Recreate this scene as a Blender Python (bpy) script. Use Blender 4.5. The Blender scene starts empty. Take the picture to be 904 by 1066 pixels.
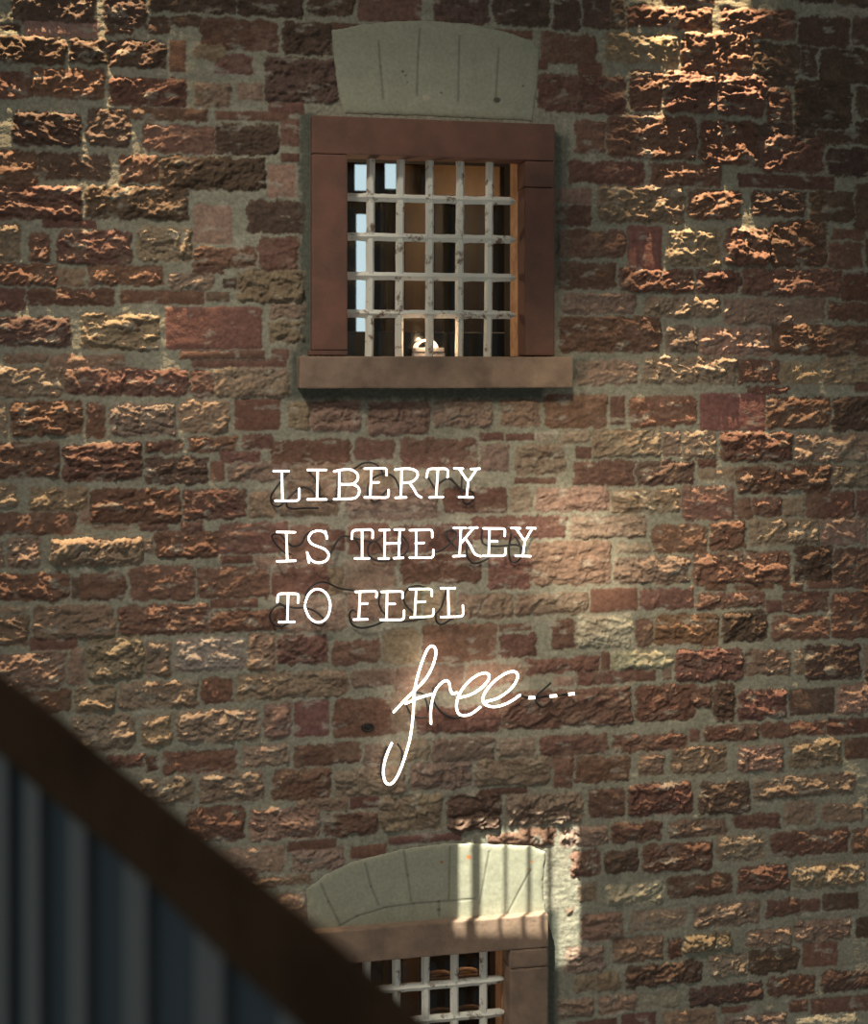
import bpy, bmesh, math, random
import numpy as np
from mathutils import Vector

random.seed(7)
sc = bpy.context.scene
COL = sc.collection
W, H = 904, 1066
F = 1500.0; HZ = 390.0; PSI = math.atan(F / 7200.0); D = 6.0; ZC = 3.0
CX = -D * math.tan(PSI)
cp, sp = math.cos(PSI), math.sin(PSI)

def ray(u, v):
    a = (u - 452) / F; b = (HZ - v) / F
    return (sp + a * cp, cp - a * sp, b)
def P(u, v, y=0.0):            # point of the plane at depth y that the pixel looks at
    d = ray(u, v); t = (D + y) / d[1]
    return Vector((CX + d[0] * t, y, ZC + d[2] * t))
def Q(u, v, dist):             # point at a distance along the view axis
    d = ray(u, v)
    return Vector((CX + d[0] * dist, -D + d[1] * dist, ZC + d[2] * dist))

# ------------------------------------------------------------------ materials
def lin(c):
    return tuple(((x / 255) / 12.92 if x / 255 <= .04045 else ((x / 255 + .055) / 1.055) ** 2.4) for x in c)
def mat(name, col, rough=.8, metal=0, noise=None, bump=0, bscale=60, emit=None, estr=0, spec=.5):
    m = bpy.data.materials.new(name); m.use_nodes = True
    nt = m.node_tree; b = nt.nodes['Principled BSDF']
    b.inputs['Base Color'].default_value = (*col, 1); b.inputs['Roughness'].default_value = rough
    b.inputs['Metallic'].default_value = metal; b.inputs['Specular IOR Level'].default_value = spec
    tc = nt.nodes.new('ShaderNodeTexCoord')
    if noise:                      # (scale, second colour, low, high)
        n = nt.nodes.new('ShaderNodeTexNoise'); n.inputs['Scale'].default_value = noise[0]
        n.inputs['Detail'].default_value = 8; n.inputs['Roughness'].default_value = .65
        nt.links.new(tc.outputs['Object'], n.inputs['Vector'])
        r = nt.nodes.new('ShaderNodeValToRGB')
        r.color_ramp.elements[0].position = noise[2]; r.color_ramp.elements[0].color = (*col, 1)
        r.color_ramp.elements[1].position = noise[3]; r.color_ramp.elements[1].color = (*noise[1], 1)
        nt.links.new(n.outputs['Fac'], r.inputs['Fac']); nt.links.new(r.outputs['Color'], b.inputs['Base Color'])
    if bump:
        n2 = nt.nodes.new('ShaderNodeTexNoise'); n2.inputs['Scale'].default_value = bscale
        n2.inputs['Detail'].default_value = 6
        nt.links.new(tc.outputs['Object'], n2.inputs['Vector'])
        bp = nt.nodes.new('ShaderNodeBump'); bp.inputs['Strength'].default_value = bump
        bp.inputs['Distance'].default_value = .004
        nt.links.new(n2.outputs['Fac'], bp.inputs['Height']); nt.links.new(bp.outputs['Normal'], b.inputs['Normal'])
    if emit:
        b.inputs['Emission Color'].default_value = (*emit, 1); b.inputs['Emission Strength'].default_value = estr
    return m

def masonry_mat(name, lo=.78, hi=1.24, bstr=.5):
    m = bpy.data.materials.new(name); m.use_nodes = True
    nt = m.node_tree; b = nt.nodes['Principled BSDF']; b.inputs['Roughness'].default_value = .85
    b.inputs['Specular IOR Level'].default_value = .25
    at = nt.nodes.new('ShaderNodeAttribute'); at.attribute_name = 'tone'
    tc = nt.nodes.new('ShaderNodeTexCoord')
    n = nt.nodes.new('ShaderNodeTexNoise'); n.inputs['Scale'].default_value = 70; n.inputs['Detail'].default_value = 5
    nt.links.new(tc.outputs['Object'], n.inputs['Vector'])
    mr = nt.nodes.new('ShaderNodeMapRange'); mr.inputs['From Min'].default_value = .3; mr.inputs['From Max'].default_value = .7
    mr.inputs['To Min'].default_value = lo; mr.inputs['To Max'].default_value = hi
    nt.links.new(n.outputs['Fac'], mr.inputs['Value'])
    mx = nt.nodes.new('ShaderNodeVectorMath'); mx.operation = 'SCALE'
    nt.links.new(at.outputs['Color'], mx.inputs[0]); nt.links.new(mr.outputs['Result'], mx.inputs['Scale'])
    nt.links.new(mx.outputs['Vector'], b.inputs['Base Color'])
    n2 = nt.nodes.new('ShaderNodeTexNoise'); n2.inputs['Scale'].default_value = 140; n2.inputs['Detail'].default_value = 5
    nt.links.new(tc.outputs['Object'], n2.inputs['Vector'])
    bp = nt.nodes.new('ShaderNodeBump'); bp.inputs['Strength'].default_value = bstr; bp.inputs['Distance'].default_value = .003
    nt.links.new(n2.outputs['Fac'], bp.inputs['Height']); nt.links.new(bp.outputs['Normal'], b.inputs['Normal'])
    return m

M = {}
M['masonry'] = masonry_mat('rubble_masonry'); M['render'] = masonry_mat('smooth_lime_render', .9, 1.1, .18)
M['sandstone'] = mat('brown_sandstone', (.20, .088, .060), .8, noise=(7, (.12, .062, .043), .35, .68), bump=.35, bscale=90)
M['sandstone_grey'] = mat('weathered_sandstone', (.32, .215, .15), .85, noise=(8, (.17, .115, .082), .35, .68), bump=.4, bscale=80)
M['iron'] = mat('chipped_white_paint', (.88, .86, .76), .55, noise=(20, (.24, .16, .11), .55, .64), bump=.5, bscale=120)
M['rust'] = mat('rusty_iron', (.16, .075, .04), .8, noise=(40, (.07, .035, .02), .4, .6), bump=.4)
M['cable'] = mat('black_cable', (.012, .011, .010), .5)
M['paint_black'] = mat('black_blockout_paint', (.006, .006, .006), .4)
M['neon'] = mat('lit_neon_glass', (.8, .8, .8), .3, emit=(1, .82, .72), estr=4.0)
M['neon_free'] = mat('lit_neon_glass_bright', (.8, .8, .8), .3, emit=(1, .83, .68), estr=6.5)
M['neon_green'] = mat('lit_neon_glass_greenish', (.8, .8, .8), .3, emit=(1, .95, .72), estr=3.0)
M['clip'] = mat('clear_plastic_clip', (.35, .33, .30), .3)
M['rail'] = mat('dark_brown_timber', (.075, .045, .026), .9, spec=.05, noise=(5, (.045, .026, .016), .4, .6))
M['panel'] = mat('blue_grey_metal', (.075, .100, .120), .8, spec=.1)
M['rib'] = mat('grey_metal', (.18, .195, .20), .8, spec=.1)
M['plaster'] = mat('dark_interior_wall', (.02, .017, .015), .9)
M['wood'] = mat('brown_wood', (.15, .085, .042), .5, noise=(3, (.11, .06, .03), .4, .6))
M['wood_dark'] = mat('dark_red_wood', (.030, .014, .009), .5, noise=(3, (.02, .01, .008), .4, .6))
M['drape'] = mat('dull_pink_brown_fabric', (.13, .075, .05), .9)
M['bench'] = mat('blue_black_upholstery', (.02, .026, .036), .6)
M['daylight'] = mat('daylit_glass', (.5, .5, .5), .3, emit=(.66, .84, .92), estr=.95)
M['metal_white'] = mat('pale_grey_metal', (.42, .42, .42), .4)
M['lamp_glow'] = mat('lamp_lens', (.8, .7, .6), .4, emit=(1, .74, .48), estr=1.15)
M['hole'] = mat('dark_iron', (.03, .022, .018), .6, metal=.3)
def glass_mat():
    m = bpy.data.materials.new('window_glass'); m.use_nodes = True; nt = m.node_tree
    out = nt.nodes['Material Output']; nt.nodes.remove(nt.nodes['Principled BSDF'])
    t = nt.nodes.new('ShaderNodeBsdfTransparent'); t.inputs[0].default_value = (.93, .95, .94, 1)
    g = nt.nodes.new('ShaderNodeBsdfGlossy'); g.inputs['Roughness'].default_value = .15
    x = nt.nodes.new('ShaderNodeMixShader'); x.inputs[0].default_value = .025
    nt.links.new(t.outputs[0], x.inputs[1]); nt.links.new(g.outputs[0], x.inputs[2]); nt.links.new(x.outputs[0], out.inputs[0])
    return m
M['glass'] = glass_mat()
M['casing'] = mat('orange_brown_stone', (.58, .37, .23), .7, noise=(14, (.36, .20, .12), .4, .65), bump=.3)

# ------------------------------------------------------------------ helpers
def link(name, me, m, parent=None, smooth=False):
    o = bpy.data.objects.new(name, me); COL.objects.link(o)
    if m is not None: me.materials.append(m)
    if smooth: me.polygons.foreach_set('use_smooth', [True] * len(me.polygons))
    if parent is not None: o.parent = parent; o.matrix_parent_inverse.identity(); o.location = -parent.location
    return o
def bm_obj(name, bm, m, parent=None, smooth=False):
    me = bpy.data.meshes.new(name); bm.normal_update(); bm.to_mesh(me); bm.free()
    return link(name, me, m, parent, smooth)
def empty(name, loc, label=None, cat=None, group=None, kind=None):
    o = bpy.data.objects.new(name, None); COL.objects.link(o); o.location = loc; o.empty_display_size = .1
    tag(o, label, cat, group, kind); return o
def tag(o, label=None, cat=None, group=None, kind=None):
    if label: o['label'] = label
    if cat: o['category'] = cat
    if group: o['group'] = group
    if kind: o['kind'] = kind
    return o
def box(bm, x0, x1, y0, y1, z0, z1, bevel=0):
    b2 = bmesh.new(); bmesh.ops.create_cube(b2, size=1)
    for v in b2.verts:
        v.co = Vector(((x0 + x1) / 2 + v.co.x * (x1 - x0), (y0 + y1) / 2 + v.co.y * (y1 - y0), (z0 + z1) / 2 + v.co.z * (z1 - z0)))
    if bevel: bmesh.ops.bevel(b2, geom=b2.edges[:], offset=bevel, segments=2, profile=.6, affect='EDGES')
    me = bpy.data.meshes.new('t'); b2.to_mesh(me); b2.free(); bm.from_mesh(me); bpy.data.meshes.remove(me)
def box_obj(name, m, parent, *a, bevel=0.0):
    bm = bmesh.new(); box(bm, *a, bevel=bevel); return bm_obj(name, bm, m, parent)
def chaikin(pts, n=2, closed=False):
    for _ in range(n):
        q = [pts[0]]
        for a, b in zip(pts[:-1], pts[1:]):
            q += [a * .75 + b * .25, a * .25 + b * .75]
        q.append(pts[-1]); pts = q
    return pts
def catmull(pts, n=7):
    out = []
    ext = [pts[0] * 2 - pts[1]] + pts + [pts[-1] * 2 - pts[-2]]
    for i in range(1, len(ext) - 2):
        p0, p1, p2, p3 = ext[i - 1:i + 3]
        for k in range(n):
            t = k / n
            out.append(.5 * ((2 * p1) + (p2 - p0) * t + (2 * p0 - 5 * p1 + 4 * p2 - p3) * t * t + (3 * p1 - p0 - 3 * p2 + p3) * t ** 3))
    out.append(pts[-1]); return out
def tube(bm, pts, r, sides=8, cap=True):
    """round tube with rounded ends along a list of points"""
    pts = [p for i, p in enumerate(pts) if i == 0 or (p - pts[i - 1]).length > 1e-6]
    n = len(pts); tans = []
    for i in range(n):
        t = pts[min(i + 1, n - 1)] - pts[max(i - 1, 0)]; tans.append(t.normalized())
    rings = []; up = Vector((0, 1, 0))
    seq = [(pts[i], tans[i], r) for i in range(n)]
    if cap:
        seq = [(pts[0] - tans[0] * r * .85, tans[0], r * .5), (pts[0] - tans[0] * r * .5, tans[0], r * .85)] + seq + \
              [(pts[-1] + tans[-1] * r * .5, tans[-1], r * .85), (pts[-1] + tans[-1] * r * .85, tans[-1], r * .5)]
    for p, t, rr in seq:
        a = up - t * up.dot(t)
        if a.length < .05: a = Vector((1, 0, 0)) - t * t.x
        a.normalize(); b = t.cross(a); up = a
        rings.append([bm.verts.new(p + (a * math.cos(k * 2 * math.pi / sides) + b * math.sin(k * 2 * math.pi / sides)) * rr) for k in range(sides)])
    for r0, r1 in zip(rings[:-1], rings[1:]):
        for k in range(sides):
            bm.faces.new((r0[k], r0[(k + 1) % sides], r1[(k + 1) % sides], r1[k]))
    bm.faces.new(rings[0][::-1]); bm.faces.new(rings[-1])

# ------------------------------------------------------------------ noise
def pn(x, y, seed):
    xi = np.floor(x).astype(np.int64); yi = np.floor(y).astype(np.int64); xf = x - xi; yf = y - yi
    def g(ix, iy, fx, fy):
        h = (ix * 374761393 + iy * 668265263 + seed * 1442695041) & 0xffffffff
        h = ((h ^ (h >> 13)) * 1274126177) & 0xffffffff; h = (h ^ (h >> 16)) & 0xffff
        a = h * (2 * math.pi / 65536); return np.cos(a) * fx + np.sin(a) * fy
    u = xf * xf * xf * (xf * (xf * 6 - 15) + 10); w = yf * yf * yf * (yf * (yf * 6 - 15) + 10)
    a = g(xi, yi, xf, yf); b = g(xi + 1, yi, xf - 1, yf); c = g(xi, yi + 1, xf, yf - 1); d = g(xi + 1, yi + 1, xf - 1, yf - 1)
    return (a + (b - a) * u) * (1 - w) + (c + (d - c) * u) * w
def fbm(x, y, o, s, gain=.5):
    r = 0; a = 1
    for k in range(o): r = r + a * pn(x, y, s + k); x = x * 2.03; y = y * 2.03; a *= gain
    return r
def ridged(x, y, o, s, gain=.55):
    r = 0; a = 1
    for k in range(o): r = r + a * (1 - 2.2 * np.abs(pn(x, y, s + k))); x = x * 2.07; y = y * 2.07; a *= gain
    return r
def sstep(a, b, x):
    t = np.clip((x - a) / (b - a), 0, 1); return t * t * (3 - 2 * t)

# ------------------------------------------------------------------ stones (pixel frame of the photograph; colour letter + roughness digit)
ST = """12 -10 99 24 D2|108 -6 152 27 D2|156 -12 245 13 D2|0 26 20 32 D1|26 23 102 38 P0|110 29 138 36 D1|152 27 175 36 D1|156 17 176 26 D1|178 18 210 27 D1
-9 39 68 66 D3|73 41 110 66 D3|112 43 172 70 D3|177 43 193 75 R0|-9 76 33 102 R2|33 72 109 102 R2|114 82 193 110 R2|15 118 85 152 D3|91 114 135 153 D2|136 113 215 125 R1|150 130 223 159 R1
-9 157 39 193 R2|41 160 114 186 D1|124 162 165 190 R2|167 164 276 197 D3|-9 193 85 228 R3|90 194 195 228 D3|45 229 100 237 R0|-9 233 21 272 T2|31 244 52 272 R2|60 240 137 275 R2|143 237 200 272 T3
202 214 241 253 P0|-9 275 59 297 R2|61 281 88 298 P1|92 277 170 297 R2|176 284 222 301 T2|203 258 266 278 R2|200 277 233 284 R1|-9 301 25 323 R1|28 301 120 318 R1|126 303 212 316 R0|215 305 238 313 D0
-9 330 73 360 D2|85 327 166 364 T3|173 320 272 363 S0|188 365 275 373 R0|200 375 298 382 R0|5 368 50 378 P1|53 370 130 382 P1|-9 382 66 413 T2|68 384 196 411 R2|199 385 221 413 R1|223 384 300 413 T2
-9 420 7 455 T1|11 418 86 453 R3|91 420 110 455 R1|115 421 183 453 T3|187 417 238 450 T2|245 416 291 447 R0|300 419 322 446 T2|325 418 375 448 P3|-9 461 62 497 R2|66 462 148 500 R3|152 459 190 470 R2|197 455 245 470 R2
252 453 284 468 R1|283 458 365 482 R1|370 457 410 478 R1|231 471 271 480 R1|152 476 216 503 D2|220 481 233 501 R0|238 482 302 500 T2|-9 504 18 528 T2|31 508 92 531 T2|95 509 187 544 R2|191 510 256 540 R2|260 512 287 538 T2
305 483 358 498 T2|300 501 358 522 T2|292 524 352 536 T1|-9 534 78 556 R1|82 532 94 546 T1|145 545 175 552 R1|188 543 212 552 R1|98 547 137 551 T1|-9 563 4 590 T1|8 560 42 590 T3|53 560 148 588 T4|149 560 160 574 T2|163 553 228 580 R2
228 545 300 576 R1|230 579 262 586 R0|265 579 345 588 P1|-9 597 72 624 R2|83 597 130 623 R1|75 602 82 622 D0|136 590 202 624 R1|206 590 280 622 R1|284 590 342 618 R1|-9 632 28 637 P1|-9 642 31 672 T2|35 630 119 664 T2|124 630 218 659 R2
220 636 300 656 R1|220 624 268 632 R0|32 664 80 676 R0|-9 680 68 716 P2|72 675 88 712 P1|91 662 149 706 T3|152 667 177 703 T2|182 664 254 698 L2|258 660 287 697 T2|290 661 341 690 R2|347 667 395 690 R1
22 719 73 741 R1|79 714 120 741 T3|124 709 205 736 T2|210 706 242 731 R1|247 700 362 726 T2|367 697 410 714 P1|75 745 140 782 T3|148 744 178 776 T2|184 739 269 771 T3|275 732 303 767 P2|307 730 342 766 S0|347 727 412 766 R1
112 786 150 798 R2|153 786 163 802 R1|170 782 245 804 R1|252 775 300 796 T2|306 774 375 795 R1|380 775 400 800 T2|145 810 202 835 T2|208 804 275 834 T2|284 800 344 831 R2|350 800 422 828 T2|195 840 254 875 R2
261 841 332 873 P3|308 831 362 843 P2|365 829 394 840 R0|338 846 392 869 R2|395 829 460 863 T2|225 882 296 908 P1|304 883 358 905 T2|300 875 350 884 R0|366 880 402 892 R0|285 930 322 958 P1|250 912 325 922 P1
248 -10 315 17 D2|321 -10 368 16 D2|373 -10 438 23 Q0|209 21 289 52 R1|295 24 346 57 D3|203 44 235 62 T1|225 58 263 77 R1|203 88 240 111 T2|248 88 273 104 T1|276 62 353 107 D3|280 107 316 118 R0|225 117 300 125 R0
200 118 214 125 R1|225 130 290 161 D2|293 124 311 152 R0|293 160 311 168 R0|279 172 307 205 P0|258 210 318 243 D1|270 248 310 281 R1|248 282 317 314 T3|281 316 318 330 T2|281 334 316 356 T3|233 290 246 299 D1|283 364 300 374 R0
345 25 373 32 R0|517 32 554 40 R0|452 -10 508 25 D2|514 -10 571 27 D2|576 0 603 31 D1|607 -9 635 30 D1|637 0 650 30 D1|653 7 741 29 R2|690 -10 742 5 R1|751 10 828 40 R3|562 36 622 66 R1|630 36 706 66 T2|710 34 782 75 R3
602 66 626 78 R0|560 79 651 117 R2|656 74 689 116 R2|692 75 744 117 R4|746 78 796 120 R4|599 126 629 160 R1|632 121 724 165 R3|729 127 790 172 R3|592 168 670 191 R1|677 171 750 193 R2|769 183 868 196 R0|783 46 831 78 D1|833 50 850 79 D1|854 52 915 87 D1
786 78 827 89 D1|799 92 824 130 R3|828 85 886 134 D2|892 92 915 122 D1|892 126 915 140 D1|786 130 825 142 D1|827 132 849 147 D1|852 138 915 150 D1|791 142 857 180 R3|861 155 915 183 D2|832 19 884 48 D1|888 19 915 48 D1|830 -10 866 2 D1|870 -10 915 6 D1
580 196 616 212 P1|580 215 615 235 R1|623 194 712 232 T3|716 198 771 228 R3|783 200 838 225 D2|843 200 888 230 D1|891 192 915 240 D1|581 240 651 268 R2|654 236 688 281 S0|694 240 750 278 T3|755 238 800 277 R4|802 230 860 278 R2|866 239 900 249 R1|863 253 897 279 R1|902 250 915 278 R1
581 274 641 300 R1|645 281 722 304 R3|726 282 770 305 R3|773 281 875 308 R2|877 284 915 313 R1|586 306 662 326 T2|672 310 750 330 T3|754 311 826 338 T2|828 312 858 336 P1|862 316 915 333 R1|583 330 687 366 R2|692 340 726 366 T2|729 342 801 370 P2|803 339 915 369 R2
600 376 664 400 T2|670 372 766 400 T3|768 374 811 399 R1|813 377 852 399 T1|856 371 915 400 T2|778 403 820 410 R1|567 411 633 445 R1|636 413 650 441 R0|655 413 725 443 R1|729 410 796 448 S0|798 414 864 445 R1|867 413 915 448 D2|890 396 915 408 R0
585 449 614 461 T1|617 447 688 475 T2|691 449 708 475 T2|711 449 745 476 T2|750 450 824 480 R3|827 452 915 480 T2|600 466 615 477 R0|598 480 660 505 R1|663 480 723 504 D2|727 478 745 486 R1|728 488 765 500 T1|767 485 865 512 R3|867 484 915 507 T2
537 463 588 494 T2|558 508 633 532 P2|637 510 707 533 T2|710 506 764 541 R1|767 520 782 540 R1|784 518 813 537 R2|816 518 837 536 T1|839 512 889 539 R1|892 510 915 537 R1|492 538 589 560 R1|594 537 672 560 T2|680 546 735 575 R1|739 543 775 572 R2|780 540 853 566 T2|855 540 902 566 P1
642 566 676 575 T1|553 564 635 608 P2|640 580 717 607 T3|722 575 822 607 R3|828 568 866 605 D2|868 570 915 610 D1|537 618 611 639 T2|615 613 663 636 R0|666 613 722 633 R1|726 617 796 632 R2|735 606 754 614 R1|766 609 805 614 R1|814 606 836 615 R1|840 604 880 612 R0|890 604 915 611 R0
798 625 813 637 R0|815 617 862 637 R1|866 616 915 664 R1|575 645 598 675 R1|601 641 658 672 L3|662 645 678 672 R1|681 640 747 670 O2|730 661 747 672 R0|752 636 798 667 D3|803 642 862 665 R1|703 675 773 708 R3|776 677 822 702 T2|838 672 895 706 D1|828 675 836 700 T1|900 672 915 700 T1
548 685 623 700 R2|626 679 634 697 R0|636 677 700 695 L2|601 699 660 711 R1|661 697 682 708 R0|690 697 698 706 T1|577 705 597 713 P0|522 718 658 756 R2|662 713 724 750 R2|717 714 740 734 R2|743 712 765 750 D3|768 718 818 747 R2|822 717 868 743 D0|872 712 915 742 P2
562 765 632 785 R1|639 764 714 781 R2|718 759 728 772 R0|734 755 789 770 R2|792 752 858 766 R1|861 748 915 763 R1|562 788 574 800 P1|576 787 596 820 R1|599 787 656 813 R1|665 784 690 806 T2|700 777 755 804 T2|768 776 815 802 P3|822 770 875 798 T2|880 768 915 789 R0
560 826 606 853 T3|613 822 650 850 R1|655 815 720 847 R3|727 814 780 846 D2|785 807 889 828 T2|583 861 633 880 T2|540 862 577 880 R1|637 856 687 875 R2|697 853 755 870 T2|765 848 811 862 R1|816 834 849 858 T1|855 836 899 855 T1|595 886 624 912 R2|630 886 664 907 D2|669 878 741 905 R2|747 869 797 894 T2|803 864 883 889 R1|888 862 915 887 R1
695 911 761 932 R1|768 901 820 927 R2|825 899 900 922 T3|602 920 620 937 T1|632 920 690 940 L3|606 951 648 978 P2|656 947 715 967 T1|722 940 790 963 T2|798 936 832 953 R1|834 936 853 948 R0|857 930 893 946 D0|638 976 690 1000 P2|696 977 710 997 R1|713 971 761 989 T4|739 993 777 1016 T3|780 988 831 1012 D1|836 981 871 1005 S0
778 967 823 985 T2|827 957 885 978 T2|892 955 915 975 D0|588 985 628 1011 T2|598 1015 619 1032 T1|621 1012 645 1030 T1|652 1003 731 1024 D3|718 1026 794 1044 D2|800 1016 848 1036 R1|855 1010 915 1030 D1|822 1041 840 1052 R0|845 1038 905 1053 R0|751 1048 780 1053 R0|690 1051 745 1072 P1|668 1035 707 1048 L1|755 1056 818 1072 T2|830 1056 890 1072 L1|648 1055 682 1072 R0|581 1040 618 1057 T2|624 1036 662 1053 P2|600 1062 642 1075 R0
383 418 446 452 P3|452 417 512 444 P3|522 416 562 444 P2|417 457 497 487 R2|500 451 524 458 R0|527 452 555 458 R0|557 451 580 459 L1|501 463 529 490 T1|536 498 578 503 R0|362 484 410 506 T1|362 508 455 540 T2|462 508 527 533 R1|532 508 553 532 T1|362 545 405 577 R1|408 547 490 574 R1
303 547 343 585 R1|343 552 358 572 R0|360 581 412 612 T1|418 578 500 606 R1|508 580 552 612 R1|342 591 358 618 T1|300 622 358 657 T1|362 616 398 646 T2|402 613 438 646 T1|442 616 474 646 T1|478 619 534 643 T2|398 655 436 690 T1|440 650 516 688 O1|520 650 552 656 R0|521 660 558 683 R1|412 693 482 719 P1|486 692 545 713 P1|400 722 430 762 T1|434 735 520 762 R1
402 771 446 791 T1|450 768 514 791 T1|518 768 556 787 T1|428 794 491 821 T2|496 790 572 817 T2|396 829 460 863 T2|466 826 521 864 D3|500 821 548 826 R0|528 826 604 857 T3|405 869 480 876 R0|508 867 578 880 R1|590 945 596 950 T1|560 62 570 72 R0|268 700 300 712 T1""".replace('\n', '|').split('|')

# colours as albedo (linear)
SC = {'D': (.108, .068, .050), 'R': (.162, .086, .063), 'T': (.245, .175, .125), 'P': (.27, .175, .132),
      'L': (.36, .31, .235), 'S': (.185, .090, .074), 'Q': (.145, .082, .064), 'O': (.205, .115, .070)}
MORTAR = np.array((.285, .268, .205))

rnd = random.Random(11)
stones = []
for s in ST:
    a = s.split(); x0, y0, x1, y1 = map(float, a[:4]); stones.append((x0, y0, x1, y1, a[4][0], int(a[4][1])))
# courses of the same masonry carried on past the frame
def fill(x0, x1, y0, y1):
    y = y0
    while y < y1:
        h = rnd.uniform(22, 38); x = x0 + rnd.uniform(-30, 0)
        while x < x1:
            w = rnd.uniform(35, 95); e = min(x + w, x1 + 20)
            if e - x > 15: stones.append((x, y + rnd.uniform(-2, 2), e, y + h + rnd.uniform(-2, 2), rnd.choice('RRRTDDP'), rnd.choice((1, 2, 2, 3))))
            x += w + rnd.uniform(5, 9)
        y += h + rnd.uniform(6, 10)
fill(-190, -22, -190, 1260); fill(925, 1090, -190, 1260); fill(-14, 915, -190, -20); fill(-14, 915, 1082, 1260)
fill(-14, 150, 830, 1075); fill(155, 245, 900, 1075)

# ------------------------------------------------------------------ wall height field
G = .005
pa = P(-160, 0); pb = P(1060, 0); za = P(452, 1225).z; zb = P(452, -150).z
xs = np.arange(pa.x, pb.x, G); zs = np.arange(za, zb, G)
X, Z = np.meshgrid(xs, zs)
dx, dz = X - CX, Z - ZC
fw = dx * sp + D * cp
U = 452 + F * (dx * cp - D * sp) / fw; V = HZ - F * dz / fw
dbuf = np.full(X.shape, -50.0); hb = np.zeros(X.shape); tone = np.zeros(X.shape + (3,)); 
wx = 3.6 * fbm(X * 20, Z * 20, 3, 5); wz = 3.6 * fbm(X * 20 + 40, Z * 20, 3, 9)
wx += 2.0 * fbm(X * 70, Z * 70, 2, 15); wz += 2.0 * fbm(X * 70 + 9, Z * 70, 2, 19)
for i, (x0, y0, x1, y1, c, r) in enumerate(stones):
    cx, cy = (x0 + x1) / 2, (y0 + y1) / 2
    p0 = P(x0 - 8, cy); p1 = P(x1 + 8, cy); q0 = P(cx, y1 + 14); q1 = P(cx, y0 - 14)
    i0 = max(0, int((p0.x - pa.x) / G)); i1 = min(len(xs), int((p1.x - pa.x) / G) + 1)
    j0 = max(0, int((q0.z - za) / G)); j1 = min(len(zs), int((q1.z - za) / G) + 1)
    if i1 - i0 < 2 or j1 - j0 < 2: continue
    sl = (slice(j0, j1), slice(i0, i1))
    rs = random.Random(i * 13 + 5)
    u, v, x, z = U[sl], V[sl], X[sl], Z[sl]
    slope = -(cy - HZ) / 7200 + rs.uniform(-.012, .012)
    k = .35 if (c in 'SQ' or r == 0) else 1.0
    uu = u - cx + wx[sl] * k; vv = v - cy - slope * (u - cx) + wz[sl] * k
    hw, hh = (x1 - x0) / 2 + .8, (y1 - y0) / 2 + .8
    rad = min(hw, hh) * (.30 if k == 1 else .16)
    vv = vv + rs.uniform(-.04, .04) * uu * (hh / hw) 
    qx = np.abs(uu) - hw + rad; qy = np.abs(vv) - hh + rad
    d = -(np.hypot(np.maximum(qx, 0), np.maximum(qy, 0)) + np.minimum(np.maximum(qx, qy), 0) - rad)
    s = 100 + i * 17
    an = rs.uniform(-.45, .45); ca, sa = math.cos(an), math.sin(an)
    ax = (x * ca + z * sa); az = (-x * sa + z * ca)
    fx = rs.uniform(9, 13); fz = rs.uniform(15, 22)
    w1 = .5 * fbm(ax * 12, az * 12, 2, s)
    base = fbm(ax * fx + w1, az * fz + w1, 3, s + 3)
    amp = (0.0012, .0060, .0108, .0150, .0195)[r]
    n_st = 3.2; t = base * n_st; ter = (np.floor(t) + sstep(.25, .6, t - np.floor(t))) / n_st
    rg = ridged(ax * fx * 1.9 + 3 * w1, az * fz * 1.7, 4, s + 7, .58)
    rock = amp * (.95 * ter + .55 * base + .50 * (rg - .6)) + amp * .36 * fbm(ax * 70, az * 80, 2, s + 11)
    bulge = (.0035 + .30 * amp) * (1 - np.exp(-np.maximum(d, 0) / (2.0 if k < 1 else 4.0)))
    tilt = (rs.uniform(-1, 1) * uu / hw + rs.uniform(-1, 1) * vv / hh) * amp * .35
    if r == 4: bulge = bulge * 2.2
    lvl = rs.uniform(-.002, .004)
    h = lvl + bulge + (rock + tilt) * sstep(-1, 4, d)
    col = np.array(SC[c]) * rs.uniform(.82, 1.2)
    col = col * np.array((1, rs.uniform(.95, 1.08), rs.uniform(.93, 1.08)))
    m1 = sstep(-.15, .5, fbm(x * 9, z * 13, 4, s + 21))[..., None]
    alt = np.array(SC[rs.choice('TTPR' if c in 'RD' else 'RPTL')]) * .9
    wgt = (.0 if k < 1 else .42) if c != 'D' else .25
    cc = col * (1 - m1 * wgt) + alt * m1 * wgt
    cc = cc * (1 + .22 * fbm(x * 30, z * 30, 3, s + 31))[..., None]
    b = d > dbuf[sl]
    D0 = dbuf[sl]; D0[b] = d[b]
    H0 = hb[sl]; H0[b] = h[b]
    T0 = tone[sl]; T0[b] = cc[b]
mask = sstep(-.9, .9, dbuf + 1.0 * fbm(X * 130, Z * 130, 2, 77))
mort = .0028 * fbm(X * 16, Z * 22, 4, 50) + .0010 * ridged(X * 14, Z * 34, 3, 60) + .0030
mort = mort + .0022 * sstep(.2, .7, fbm(X * 5, Z * 9, 3, 88)) 
mcol = MORTAR * (1 + .18 * fbm(X * 6, Z * 8, 5, 70))[..., None]
warm = sstep(.1, .6, fbm(X * 3, Z * 4, 3, 91))[..., None]
mcol = mcol * (1 - .25 * warm) + np.array((.33, .26, .19)) * .25 * warm
# white smears of lime on stones and joints
smear = sstep(.30, .60, fbm(X * 8, Z * 18, 5, 333, .6))[..., None] * .5
TT = tone * mask[..., None] + mcol * (1 - mask)[..., None]
TT = TT * (1 - smear) + np.array((.40, .37, .30)) * smear
deep = sstep(0, -9, dbuf) * 0
HH = mort * (1 - mask) + (hb + .002) * mask
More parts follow.
